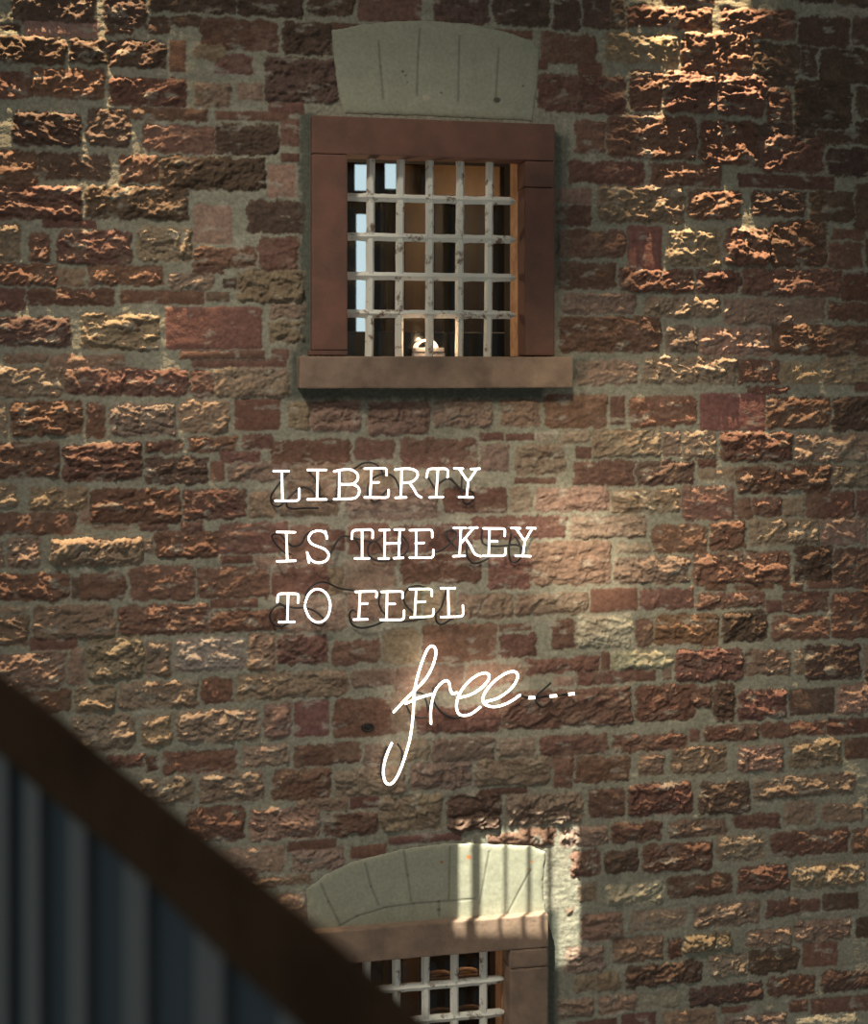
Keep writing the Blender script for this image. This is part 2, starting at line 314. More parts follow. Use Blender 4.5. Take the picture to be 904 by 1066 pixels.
# dark mortar left of the frame; cast shadows of sill and frames painted in
def rectd(x0, y0, x1, y1):
    return np.minimum(np.minimum(U - x0, x1 - U), np.minimum(V - y0, y1 - V))
mortar_shade = np.maximum.reduce([sstep(-3, 3, rectd(312, 118, 330, 372) + wx * 1.5), sstep(-3, 3, rectd(574, 140, 592, 300) + wx * 1.5) * .8,
                         sstep(-4, 4, rectd(300, 402, 566, 416) + wz), sstep(-4, 4, rectd(303, 366, 313, 406)), sstep(-4, 4, rectd(596, 374, 612, 396)),
                         sstep(-3, 3, rectd(570, 950, 582, 1100))])[..., None]
gm = mortar_shade * (1 - .55 * mask[..., None])
TT = TT * (1 - gm) + np.array((.115, .12, .095)) * gm
HH = HH * (1 - .6 * gm[..., 0])
# keep what lies under the rendered arches low
ARCH1 = [(345, 32), (372, 27), (403, 23), (444, 22), (487, 25), (528, 34), (555, 44), (561, 53), (559, 90), (554, 126), (450, 121), (358, 118), (351, 86)]
ARCH2 = [(319, 925), (340, 910), (367, 897), (418, 884), (464, 878), (499, 878), (553, 880), (568, 887), (564, 925), (569, 953), (450, 962), (330, 973), (321, 958)]
def polyd(poly, uu, vv):
    inside = np.zeros(uu.shape, bool); dm = np.full(uu.shape, 1e9)
    n = len(poly)
    for i in range(n):
        ax, ay = poly[i]; bx, by = poly[(i + 1) % n]
        ex, ey = bx - ax, by - ay; t = np.clip(((uu - ax) * ex + (vv - ay) * ey) / (ex * ex + ey * ey), 0, 1)
        dm = np.minimum(dm, np.hypot(uu - ax - t * ex, vv - ay - t * ey))
        c = ((ay > vv) != (by > vv)) & (uu < (bx - ax) * (vv - ay) / ((by - ay) if by != ay else 1e-9) + ax)
        inside ^= c
    return np.where(inside, dm, -dm)
for poly in (ARCH1, ARCH2):
    pdv = polyd(poly, U, V); HH = np.where(pdv > 0, np.minimum(HH, .001), HH)
    w = sstep(-5, 1, pdv); HH = HH * (1 - w) + np.minimum(HH, .004) * w

def grid_mesh(name, X, Y, Z, tone, keep):
    nz, nx = X.shape
    co = np.stack([X, Y, Z], -1).reshape(-1, 3)
    idx = np.arange(nz * nx).reshape(nz, nx)
    q = np.stack([idx[:-1, :-1], idx[:-1, 1:], idx[1:, 1:], idx[1:, :-1]], -1)[keep]
    used = np.zeros(nz * nx, bool); used[q.ravel()] = True
    new = np.cumsum(used) - 1; q = new[q]; co = co[used]
    me = bpy.data.meshes.new(name); me.vertices.add(len(co)); me.loops.add(q.size); me.polygons.add(len(q))
    me.vertices.foreach_set('co', co.astype(np.float32).ravel())
    me.loops.foreach_set('vertex_index', q.astype(np.int32).ravel())
    me.polygons.foreach_set('loop_start', (np.arange(len(q)) * 4).astype(np.int32))
    me.update(calc_edges=True)
    a = me.color_attributes.new('tone', 'FLOAT_COLOR', 'POINT')
    t = np.ones((len(co), 4), np.float32); t[:, :3] = np.clip(tone.reshape(-1, 3)[used], .004, .9)
    a.data.foreach_set('color', t.ravel())
    me.polygons.foreach_set('use_smooth', np.ones(len(q), bool)); me.update()
    return me
Uc, Vc = U[:-1, :-1], V[:-1, :-1]
hole = ((Uc > 343) & (Uc < 556) & (Vc > 142) & (Vc < 385)) | ((Uc > 343) & (Uc < 545) & (Vc > 980))
me = grid_mesh('wall_back', X, -HH, Z, TT, ~hole)
wall = link('wall_back', me, M['masonry']); tag(wall, kind='structure')

# ------------------------------------------------------------------ windows
def arch_panel(poly, joints, marks, parent, y=-.008):
    us = [p[0] for p in poly]; vs = [p[1] for p in poly]
    a = P(min(us) - 3, 0); b = P(max(us) + 3, 0); z1 = P((min(us) + max(us)) / 2, min(vs) - 9).z; z0 = P((min(us) + max(us)) / 2, max(vs) + 14).z
    x = np.arange(a.x, b.x, .004); z = np.arange(z0, z1, .004); Xx, Zz = np.meshgrid(x, z)
    f = (Xx - CX) * sp + D * cp; u = 452 + F * ((Xx - CX) * cp - D * sp) / f; v = HZ - F * (Zz - ZC) / f
    d = polyd(poly, u + 1.2 * fbm(Xx * 30, Zz * 30, 3, 7), v + 1.2 * fbm(Xx * 30 + 7, Zz * 30, 3, 8))
    h = .010 * (1 - np.exp(-np.maximum(d + 1, 0) / 1.6)) + .0012 * fbm(Xx * 14, Zz * 14, 5, 31) - .006 * sstep(0, -2, d)
    t = np.array((.33, .325, .245)) * (1 + .10 * fbm(Xx * 9, Zz * 9, 5, 41) + .05 * fbm(Xx * 80, Zz * 80, 2, 43))[..., None]
    for seg in joints:
        for (ax, ay), (bx, by) in zip(seg[:-1], seg[1:]):
            ex, ey = bx - ax, by - ay; tt = np.clip(((u - ax) * ex + (v - ay) * ey) / (ex * ex + ey * ey), 0, 1)
            dd = np.hypot(u - ax - tt * ex, v - ay - tt * ey)
            h -= .0025 * np.exp(-(dd / .9) ** 2); t = t * (1 - .35 * np.exp(-(dd / 1.2) ** 2))[..., None]
    for mx, my, mr, mc in marks:
        w = sstep(mr + .8, mr - .8, np.hypot((u - mx) * .8, v - my))[..., None]; t = t * (1 - w) + np.array(mc) * w
    me = grid_mesh('relieving_arch', Xx, -h - .001, Zz, t, (d[:-1, :-1] > -2))
    return link('relieving_arch', me, M['render'], parent)

def stone_block(name, m, parent, x0, x1, y0, y1, z0, z1, bevel=.006, seed=0, amp=.0012):
    """dressed stone: bevelled, finely divided and slightly uneven"""
    b2 = bmesh.new(); bmesh.ops.create_cube(b2, size=1)
    for v in b2.verts:
        v.co = Vector(((x0 + x1) / 2 + v.co.x * (x1 - x0), (y0 + y1) / 2 + v.co.y * (y1 - y0), (z0 + z1) / 2 + v.co.z * (z1 - z0)))
    bmesh.ops.bevel(b2, geom=b2.edges[:], offset=bevel, segments=2, profile=.6, affect='EDGES')
    for ax, (lo, hi) in enumerate(((x0, x1), (y0, y1), (z0, z1))):
        n = max(1, int((hi - lo) / .025))
        for k in range(1, n):
            co = [0, 0, 0]; no = [0, 0, 0]; co[ax] = lo + (hi - lo) * k / n; no[ax] = 1
            bmesh.ops.bisect_plane(b2, geom=b2.verts[:] + b2.edges[:] + b2.faces[:], plane_co=co, plane_no=no)
    c = np.array([v.co[:] for v in b2.verts])
    for v, e, g in zip(b2.verts, fbm(c[:, 0] * 18 + c[:, 1] * 9, c[:, 2] * 18 + c[:, 1] * 7, 3, 400 + seed), fbm(c[:, 0] * 15 + 5, c[:, 2] * 15 + c[:, 1] * 9, 3, 410 + seed)):
        v.co += Vector((e * amp, g * amp * 1.6, e * amp))
    return bm_obj(name, b2, m, parent)

def make_window(name, o, full):
    """o: outer and inner outline in pixels; full = the sill is in view"""
    w = empty(name, P(450, o['base'], .1), kind='structure')
    yf, yb = -.055, .075
    mid = (o['x0'] + o['x1']) / 2
    zt = P(mid, o['top'], yf).z; zl = P(mid, o['open_top'], yf).z; zs_ = P(mid, o['sill'], yf).z if full else .06
    xa, xb = P(o['x0'], 0, yf).x, P(o['x1'], 0, yf).x; xi, xj = P(o['i0'], 0, yf).x, P(o['i1'], 0, yf).x
    sm = M[o['mat']]
    stone_block('lintel', sm, w, xa, xb, yf, yb, zl, zt, seed=o['seed'])
    jz = P(mid, o['joint'], yf).z
    if full:
        stone_block('jamb', sm, w, xa, xi, yf, yb, zs_ + .02, zl - .002, seed=o['seed'] + 1)
        stone_block('plinth_block', sm, w, xa - .012, xi, yf - .004, yb, zs_, zs_ + .018, bevel=.003)
    else:
        stone_block('jamb', sm, w, xa, xi, yf, yb, zs_, zl - .002, seed=o['seed'] + 1)
    stone_block('jamb', sm, w, xj, xb, yf, yb, jz + .001, zl - .002, bevel=.010, seed=o['seed'] + 2)
    stone_block('jamb', sm, w, xj, xb, yf, yb, zs_, jz - .001, bevel=.010, seed=o['seed'] + 3)
    if full:
        sx0, sx1 = P(312, 0, -.1).x, P(597, 0, -.1).x
        stone_block('sill', M['sandstone_grey'], w, sx0, sx1, -.1, yb, P(452, 404, -.1).z, P(452, 371, -.1).z, bevel=.007, seed=o['seed'] + 4, amp=.002)
    else:
        stone_block('sill', M['sandstone_grey'], w, xa - .05, xb + .07, -.1, yb, .0, .058, seed=8)
    # grille
    yg = .045
    for ut, ub, vt, vb in o['vert']:
        a, b = P(ut, vt, yg), P(ub, vb, yg)
        bm = bmesh.new(); hw = .0185
        n = 14
        rings = []
        for k in range(n + 1):
            t = k / n; c = a.lerp(b, t)
            if k == 0: c.z = zl + .01
            if k == n: c.z = zs_ - .01 if not full else P(452, 371, -.1).z - .005
            j = [random.uniform(-.0012, .0012) for _ in range(4)]
            prof = [(-hw, .004), (-hw * .45, -.014), (hw * .45, -.014), (hw, .004), (hw * .5, .016), (-hw * .5, .016)]
            rings.append([bm.verts.new((c.x + px + j[0], yg + py + j[1], c.z)) for px, py in prof])
        for r0, r1 in zip(rings[:-1], rings[1:]):
            for q in range(6): bm.faces.new((r0[q], r1[q], r1[(q + 1) % 6], r0[(q + 1) % 6]))
        bm.faces.new(rings[0]); bm.faces.new(rings[-1][::-1])
        bm_obj('vertical_bar', bm, M['iron'], w)
    for vm in o['horiz']:
        zc = P(450, vm, yg).z; bm = bmesh.new(); rings = []
        xl_, xr_ = xi - .01, P(o['hend'], 0, yg).x; hh = .0172; n = 30
        for k in range(n + 1):
            x = xl_ + (xr_ - xl_) * k / n; s = 1 if k < n else .35
            # swells where an upright passes through the bar
            for ut, ub, vt, vb in o['vert']:
                xv = P((ut + ub) / 2, 0, yg).x
                if abs(x - xv) < .022: s = 1.14
            j = random.uniform(-.001, .001)
            rings.append([bm.verts.new((x, yg + py * s, zc + pz * s + j)) for py, pz in ((-.018, .001), (-.004, -hh), (.012, -hh * .8), (.016, 0), (.012, hh * .8), (-.004, hh))])
        for r0, r1 in zip(rings[:-1], rings[1:]):
            for q in range(6): bm.faces.new((r0[q], r0[(q + 1) % 6], r1[(q + 1) % 6], r1[q]))
        bm.faces.new(rings[0][::-1]); bm.faces.new(rings[-1])
        bm_obj('horizontal_bar', bm, M['iron'], w)
    # the pane at the inner face of the wall
    box_obj('window_pane', M['glass'], w, xi - .02, xj, .185, .189, zs_, zl + .02)
    box_obj('casing_side', M['casing'], w, xi - .07, xi - .02, yb, .20, zs_, zl + .02, bevel=.002)
    box_obj('casing_side', M['casing'], w, xj, xj + .05, yb, .20, zs_, zl + .02, bevel=.002)
    box_obj('casing_head', M['casing'], w, xi - .07, xj + .05, yb, .20, zl + .02, zl + .07, bevel=.002)
    if full: box_obj('inner_ledge', M['sandstone'], w, xi - .07, xj + .05, yb + .001, .20, P(452, 404, -.1).z, P(452, 371, -.1).z - .003)
    return w, (xi - .02, xj, zl + .02, zs_)

w1, r1 = make_window('window_1', dict(x0=325, x1=578, i0=362, i1=547, top=124.5, open_top=163.5, sill=370, base=404, joint=192, hend=537, mat='sandstone', seed=1,
    vert=[(386.5, 384.7, 163, 371), (417.5, 415.7, 163, 371), (447.8, 447.3, 163, 371), (479.4, 478.3, 163, 371), (510.4, 508.2, 163, 371)],
    horiz=[207.5, 248, 288.2, 327.2]), True)
arch_panel(ARCH1, [[(394, 43), (396, 70), (399, 103)], [(437, 31), (435, 60), (434, 100)], [(478, 38), (477, 106)], [(519, 51), (516, 103)]],
           [(517, 104.6, 3.0, (.09, .09, .07)), (419, 75, 1.1, (.05, .05, .04)), (422, 79, .7, (.05, .05, .04)), (424, 86, .6, (.05, .05, .04)), (459, 97, .8, (.06, .06, .05)), (544, 90, .8, (.06, .06, .05)), (443, 102, 3.2, (.45, .40, .30)), (430, 108, 1.4, (.42, .37, .28))], w1)
w2, r2 = make_window('window_2', dict(x0=318, x1=571, i0=352, i1=531, top=962, open_top=996.5, sill=1200, base=1380, joint=1017, hend=526, mat='sandstone_grey', seed=21,
    vert=[(382, 381.5, 1002, 1300), (413, 412.5, 1000, 1300), (443.5, 443, 998, 1300), (473.5, 473, 995, 1300), (504, 503, 992, 1300)],
    horiz=[1025.5, 1060.5, 1095]), False)
arch_panel(ARCH2, [[(334, 919), (342, 938), (354, 962)], [(380, 898), (386, 922), (394, 941)], [(420, 885), (424, 910), (427.5, 937)], [(468, 881), (467, 935)], [(509, 886), (499, 940)], [(552, 905), (528, 950)],
                   [(352, 964), (372, 953), (402, 944), (430, 940), (456, 938), (494, 935)], [(456.5, 938), (456.5, 952)]],
           [(459.5, 896.5, 1.3, (.35, .12, .04)), (487.5, 891.5, 2.0, (.5, .17, .06)), (553, 896, 1.3, (.5, .2, .08)), (549, 904, .9, (.4, .17, .08)), (456.5, 946, 1.6, (.13, .13, .10))], w2)

# ------------------------------------------------------------------ rooms behind the windows
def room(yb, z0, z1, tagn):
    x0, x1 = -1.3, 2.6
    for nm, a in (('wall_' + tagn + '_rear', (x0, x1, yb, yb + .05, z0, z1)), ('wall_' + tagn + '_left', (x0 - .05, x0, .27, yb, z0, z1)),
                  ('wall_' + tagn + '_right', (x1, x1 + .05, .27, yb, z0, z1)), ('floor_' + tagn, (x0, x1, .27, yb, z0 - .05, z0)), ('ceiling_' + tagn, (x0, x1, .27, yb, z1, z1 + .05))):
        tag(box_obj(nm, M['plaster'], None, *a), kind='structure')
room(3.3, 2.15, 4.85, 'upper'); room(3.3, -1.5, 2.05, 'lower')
# inner face of the wall round the openings
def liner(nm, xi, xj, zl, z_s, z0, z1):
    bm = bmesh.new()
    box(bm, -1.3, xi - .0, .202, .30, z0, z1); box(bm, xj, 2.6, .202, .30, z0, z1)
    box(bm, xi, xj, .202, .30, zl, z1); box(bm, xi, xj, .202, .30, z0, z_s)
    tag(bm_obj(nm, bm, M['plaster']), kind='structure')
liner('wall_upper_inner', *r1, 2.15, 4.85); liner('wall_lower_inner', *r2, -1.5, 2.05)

def panel_thing(name, u0, v0, u1, v1, y, th, m, label, cat, to_floor=None, parts=None):
    a, b = P(u0, v1, y), P(u1, v0, y)
    z0 = a.z if to_floor is None else to_floor
    bm = bmesh.new(); box(bm, a.x, b.x, y, y + th, z0, b.z, bevel=.006)
    o = bm_obj(name, bm, m); tag(o, label, cat); return o
# daylight window in the rear wall
w3 = empty('window_3', P(392, 347, 3.25), kind='structure')
for (u0, v0, u1, v1) in ((369.5, 172, 384, 199), (371.5, 222, 383, 350), (401, 171, 413, 196)):
    a, b = P(u0, v1, 3.27), P(u1, v0, 3.27); box_obj('bright_pane', M['daylight'], w3, a.x, b.x, 3.262, 3.285, a.z, b.z)
for (u0, u1) in ((364, 369.5), (384, 390), (395, 401), (413, 417)):
    a, b = P(u0, 350, 3.24), P(u1, 168, 3.24); box_obj('window_frame', M['wood_dark'], w3, a.x, b.x, 3.235, 3.28, a.z, b.z, bevel=.004)
for v in (200, 221):
    a, b = P(369, v + 1.5, 3.24), P(384, v - 1.5, 3.24); box_obj('glazing_bar', M['wood_dark'], w3, a.x, b.x, 3.24, 3.28, a.z, b.z)
def drape(u0, u1, v0, label):
    y = 2.9; a, b = P(u0, 347, y), P(u1, v0, y); bm = bmesh.new(); n = 26; z0 = 2.17
    top = []; bot = []; tb = []; bb = []
    for k in range(n + 1):
        x = a.x + (b.x - a.x) * k / n; yy = y + .022 * math.sin(k * 1.15)
        top.append(bm.verts.new((x, yy, b.z))); bot.append(bm.verts.new((x, yy + .01, z0)))
        tb.append(bm.verts.new((x, yy + .012, b.z))); bb.append(bm.verts.new((x, yy + .022, z0)))
    for k in range(n):
        bm.faces.new((top[k], bot[k], bot[k + 1], top[k + 1])); bm.faces.new((tb[k + 1], bb[k + 1], bb[k], tb[k]))
        bm.faces.new((top[k], top[k + 1], tb[k + 1], tb[k])); bm.faces.new((bot[k + 1], bot[k], bb[k], bb[k + 1]))
    tag(bm_obj('curtain', bm, M['drape'], None, True), label, 'curtain')
drape(400, 413.5, 200, 'dull brown curtain hanging behind the grille, right of the bright strip of daylight')
panel_thing('wooden_partition', 421, 172, 444, 350, 2.7, .05, M['wood'], 'plain brown wooden panel behind the middle of the upper window grille', 'panel', 2.16)
panel_thing('wooden_post', 452, 172, 462, 350, 2.95, .05, M['wood_dark'], 'narrow dark wooden upright right of the plain brown panel in the upper room', 'panel', 2.16)
panel_thing('wooden_canopy', 451, 172, 521, 203, 2.5, .25, M['wood'], 'brown wooden fascia under the ceiling behind the right half of the upper grille', 'wooden fascia')
panel_thing('wooden_cupboard', 482, 204, 507, 350, 2.85, .3, M['wood_dark'], 'dark red-brown wooden cupboard below the brown fascia in the upper room', 'cupboard', 2.16)
bn = empty('bench', P(445, 372, 1.5), 'blue-black upholstered bench back low behind the upper window', 'bench')
a, b = P(355, 372, 1.5), P(540, 346, 1.5)
for k in range(5):
    xx0 = a.x + (b.x - a.x) * k / 5; xx1 = a.x + (b.x - a.x) * (k + 1) / 5
    box_obj('back_cushion', M['bench'], bn, xx0 + .004, xx1 - .004, 1.5, 1.6, 2.6, b.z, bevel=.02)
box_obj('seat', M['bench'], bn, a.x, b.x, 1.6, 2.0, 2.45, 2.6, bevel=.01)
box_obj('base', M['wood_dark'], bn, a.x, b.x, 1.5, 2.0, 2.15, 2.598)
# uplight standing on the inner sill
zsill = P(452, 371, -.1).z
yl = .125; a, b = P(430, 367, yl), P(462, 360, yl); cx = (a.x + b.x) / 2
lp = empty('uplight', (cx, yl, zsill), 'small pale metal uplight glowing on the upper window ledge behind the grille', 'lamp')
box_obj('lamp_base', M['metal_white'], lp, a.x, b.x, yl - .03, yl + .03, zsill - .002, zsill + .018, bevel=.003)
box_obj('lamp_base_rim', M['metal_white'], lp, a.x + .004, b.x - .004, yl - .034, yl + .034, zsill + .021, zsill + .04, bevel=.003)
bm = bmesh.new(); R_ = .050; n = 20; prev = None
for k in range(n + 1):
    t = math.pi * k / n; rr = []
    for (dr, dy) in ((0, -.028), (0, .028), (-.011, .028), (-.011, -.028)):
        rr.append(bm.verts.new((cx - .012 + (R_ + dr) * math.cos(t), yl + dy, zsill + .04 + (R_ + dr) * .72 * math.sin(t))))
    if prev:
        for q in range(4): bm.faces.new((prev[q], prev[(q + 1) % 4], rr[(q + 1) % 4], rr[q]))
    else: bm.faces.new(rr)
    prev = rr
bm.faces.new(prev[::-1]); bm_obj('curved_lens', bm, M['lamp_glow'], lp)
# lower room furnishings
for u0, u1, v0, m, y, lab in ((362, 372, 996, 'bench', 2.6, 'blue-grey upright at the left behind the lower grille'), (400, 407, 996, 'drape', 2.7, 'slim dull brown upright behind the lower grille'),
                              (419, 437, 994, 'wood', 2.5, 'orange-brown wooden board behind the lower grille, widest of the uprights'), (487, 496, 990, 'wood_dark', 2.6, 'dark wooden upright behind the right of the lower grille')):
    panel_thing('wooden_upright', u0, v0, u1, 1060, y, .06, M[m], lab, 'upright', -1.48)
for k, (u, v) in enumerate(((456, 1016), (484, 1013), (458, 1055), (487, 1052))):
    c = P(u, v, 1.6); bm = bmesh.new()
    tube(bm, [c + Vector((.07 * math.cos(t), .02, .022 * math.sin(t) - .01)) for t in [math.pi * (.1 + .8 * q / 12) for q in range(13)]], .012, 8)
    box(bm, c.x - .075, c.x + .075, 1.6, 1.66, c.z - .03, c.z - .012)
    tag(bm_obj('bowl_lamp', bm, M['wood']), 'dim curved brown object behind the lower grille, %s %s' % (('upper' if k < 2 else 'lower'), ('left' if k % 2 == 0 else 'right')), 'ornament', 'curved objects in the lower room')

# ------------------------------------------------------------------ neon lettering
YN = -.062; RT = .0043
def conv(s, ox, oy, k):
    return [(ox + float(a.split(',')[0]) / k, oy + float(a.split(',')[1]) / k) for a in s.split()]
def A(s): return conv(s, 260, 470, 5.61)
def B(s): return conv(s, 400, 470, 5.022)
L = []   # (char, word, strokes, kind) strokes: ('s' straight-ish | 'c' curve, points)
def letter(ch, word, desc, *strokes, m='neon'): L.append((ch, word, desc, strokes, m))
letter('L', 'LIBERTY', 'first letter of LIBERTY', ('s', A('140,115 228,115')), ('s', A('188,115 192,288')), ('s', A('150,288 290,288 290,218')))
letter('I', 'LIBERTY', 'second letter of LIBERTY', ('s', A('340,108 447,108')), ('s', A('398,108 394,280')), ('s', A('338,280 448,280')))
letter('B', 'LIBERTY', 'third letter of LIBERTY', ('c', A('493,117 530,108 590,106 628,130 630,165 605,188 565,192 525,191')), ('c', A('600,190 634,210 640,240 622,268 590,276 540,277 493,279')), ('s', A('524,110 522,278')))
letter('E', 'LIBERTY', 'fourth letter of LIBERTY', ('s', A('672,100 800,97 800,138')), ('s', A('712,100 704,268')), ('s', A('708,182 755,180')), ('s', A('672,268 812,270 812,225')))
letter('R', 'LIBERTY', 'fifth letter of LIBERTY', ('c', B('58,95 100,90 140,91 170,104 175,128 155,153 125,163 93,163')), ('s', B('92,93 88,240')), ('s', B('60,242 115,240')), ('c', B('132,163 152,190 172,225 195,240')))
letter('T', 'LIBERTY', 'sixth letter of LIBERTY', ('s', B('222,135 230,90 335,90 332,135')), ('s', B('282,92 272,240')), ('s', B('238,240 308,238')))
letter('Y', 'LIBERTY', 'last letter of LIBERTY', ('s', B('368,88 412,90')), ('s', B('392,90 440,160 485,92')), ('s', B('455,92 500,90')), ('s', B('440,160 432,238')), ('s', B('392,238 465,240')))
letter('I', 'IS', 'first letter of the word IS', ('s', A('160,470 265,472')), ('s', A('214,472 220,640')), ('s', A('160,642 268,638')))
letter('S', 'IS', 'second letter of the word IS', ('s', A('442,466 452,508')), ('c', A('452,500 436,472 400,463 362,475 345,508 362,538 400,555 440,572 462,602 448,636 405,650 362,636 340,604')), ('s', A('336,590 346,648')))
letter('T', 'THE', 'first letter of THE', ('s', A('597,510 600,460 720,455 718,505')), ('s', A('657,460 657,622')), ('s', A('615,625 698,625')))
letter('H', 'THE', 'middle letter of THE', ('s', A('760,460 815,458')), ('s', A('790,460 788,622')), ('s', A('755,625 812,625')), ('s', A('792,538 878,535')), ('s', B('55,408 105,408')), ('s', B('82,408 76,557')), ('s', B('52,558 100,556')))
letter('E', 'THE', 'last letter of THE', ('s', B('135,412 252,408 252,448')), ('s', B('168,412 168,555')), ('s', B('165,480 208,478')), ('s', B('135,555 258,555 258,515')))
letter('K', 'KEY', 'first letter of KEY', ('s', B('365,400 428,400')), ('s', B('402,400 395,548')), ('s', B('362,548 422,545')), ('s', B('445,400 488,398')), ('s', B('468,400 400,482')), ('c', B('425,455 450,490 475,535 505,548')))
letter('E', 'KEY', 'middle letter of KEY', ('s', B('520,402 634,403 630,442')), ('s', B('552,402 547,545')), ('s', B('548,470 592,470')), ('s', B('518,545 635,545 635,508')))
letter('Y', 'KEY', 'last letter of KEY', ('s', B('666,400 712,402')), ('s', B('690,402 736,470 775,402')), ('s', B('748,400 792,402')), ('s', B('736,470 726,548')), ('s', B('688,545 765,548')))
letter('T', 'TO', 'first letter of the word TO', ('s', A('162,880 165,830 287,830 283,882')), ('s', A('225,832 220,995')), ('s', A('172,997 262,995')))
letter('O', 'TO', 'second letter of the word TO', ('c', A('325,885 342,838 375,808 412,806 448,830 468,875 470,915 455,965 425,992 388,996 350,970 328,925 322,900')))
letter('F', 'FEEL', 'first letter of FEEL', ('s', A('618,820 744,815 740,850')), ('s', A('645,820 638,980')), ('s', A('645,890 688,888')), ('s', A('608,982 688,980')))
letter('E', 'FEEL', 'second letter of FEEL, next to the F', ('s', A('770,820 896,816 893,856')), ('s', A('803,820 800,980')), ('s', A('803,890 848,890')), ('s', A('765,983 902,983 902,930')))
letter('E', 'FEEL', 'greenish, before the last L of FEEL', ('s', B('135,720 250,718 250,755')), ('s', B('168,720 160,865')), ('s', B('163,788 215,785')), ('s', B('138,868 258,862 258,825')), m='neon_green')
letter('L', 'FEEL', 'last letter of FEEL', ('s', B('298,715 370,715')), ('s', B('335,715 338,862')), ('s', B('298,866 415,862 412,805')))

def smooth(kind, pts):
    if kind == 'c': return catmull(pts, 5)
    out = []
    # keep straight runs, round only the corners
    if len(pts) == 2: return pts
    r = .016; out = [pts[0]]
    for i in range(1, len(pts) - 1):
        a, b, c = pts[i - 1], pts[i], pts[i + 1]
        d0 = (a - b); d1 = (c - b); k0 = min(r, d0.length * .4); k1 = min(r, d1.length * .4)
        p, q = b + d0.normalized() * k0, b + d1.normalized() * k1
        if d0.normalized().dot(d1.normalized()) < -.2 or True:
            for t in (0, .25, .5, .75, 1): out.append(p * (1 - t) ** 2 + b * 2 * t * (1 - t) + q * t * t)
    out.append(pts[-1]); return out
for ch, word, desc, strokes, m in L:
    allp = [p for s in strokes for p in s[1]]
    u = sum(p[0] for p in allp) / len(allp); vb = max(p[1] for p in allp)
    root = empty('neon_letter', P(u, vb, YN), 'glowing white neon slab-serif letter %s, %s' % (ch, desc), 'neon letter', 'white neon letters of the upper three lines')
    bm = bmesh.new()
    for k, (kind, pts) in enumerate(strokes):
        tube(bm, smooth(kind, [P(a, b, YN - .0012 * (k % 2)) for a, b in pts]), RT, 8)
    bm_obj('glass_tube', bm, M[m], root, True)
    ends = (strokes[0][1][0], strokes[-1][1][0])
    for e in ends:
        p = P(*e, YN); bm = bmesh.new(); tube(bm, [Vector((p.x, YN + RT * .6, p.z)), Vector((p.x, -.001, p.z))], .0035, 6, False)
        bm_obj('wall_clip', bm, M['clip'], root)

def Fp(s): return conv(s, 370, 650, 3.616)
root = empty('neon_script', P(450, 818, YN), 'bright white neon handwritten word free with a blacked-out tail, below the three lettered lines', 'neon sign')
bm = bmesh.new()
fs = ['145,330 182,290 222,250 265,205 292,155 304,108 298,86 285,82 270,97 254,135 236,190 224,245 220,300 216,360 207,425 194,475 178,525 160,568 143,594 127,602 113,592 106,565 108,530 119,490 137,448',
      '190,298 235,278 290,262', '285,373 284,330 290,285 304,245 325,220 343,212 354,222 358,245 367,261 382,257',
      '385,277 430,266 470,243 498,214 504,193 490,183 455,194 415,228 390,268 381,305 388,334 408,343 438,336 470,312',
      '488,292 540,276 585,243 608,210 611,188 595,177 560,188 515,222 487,260 480,285 492,303 525,310 565,300 595,284 620,266']
for k, s in enumerate(fs):
    tube(bm, catmull([P(a, b, YN - .002 * k) for a, b in Fp(s)], 6), .0048, 8)
bm_obj('glass_tube', bm, M['neon_free'], root, True)
for nm, m, segs in (('lit_gap', 'neon_free', ('653,276.5 676,275.5', '733,270.5 758,268.5', '803,262.8 825,261')), ('blacked_out_tube', 'paint_black', ('621,268 640,274 653,276', '677,275.5 733,270.5', '758,268.5 803,262.8'))):
    for s in segs:
        bm = bmesh.new(); tube(bm, [P(a, b, YN) for a, b in Fp(s)],   .0060 if nm == 'lit_gap' else .0048, 8, False); bm_obj(nm, bm, M[m], root, True)
for e in Fp('145,330 285,373 137,448 385,275 812,262'):
    p = P(*e, YN); bm = bmesh.new(); tube(bm, [Vector((p.x, YN + .005, p.z)), Vector((p.x, -.001, p.z))], .004, 6, False)
    bm_obj('wall_clip', bm, M['clip'], root)

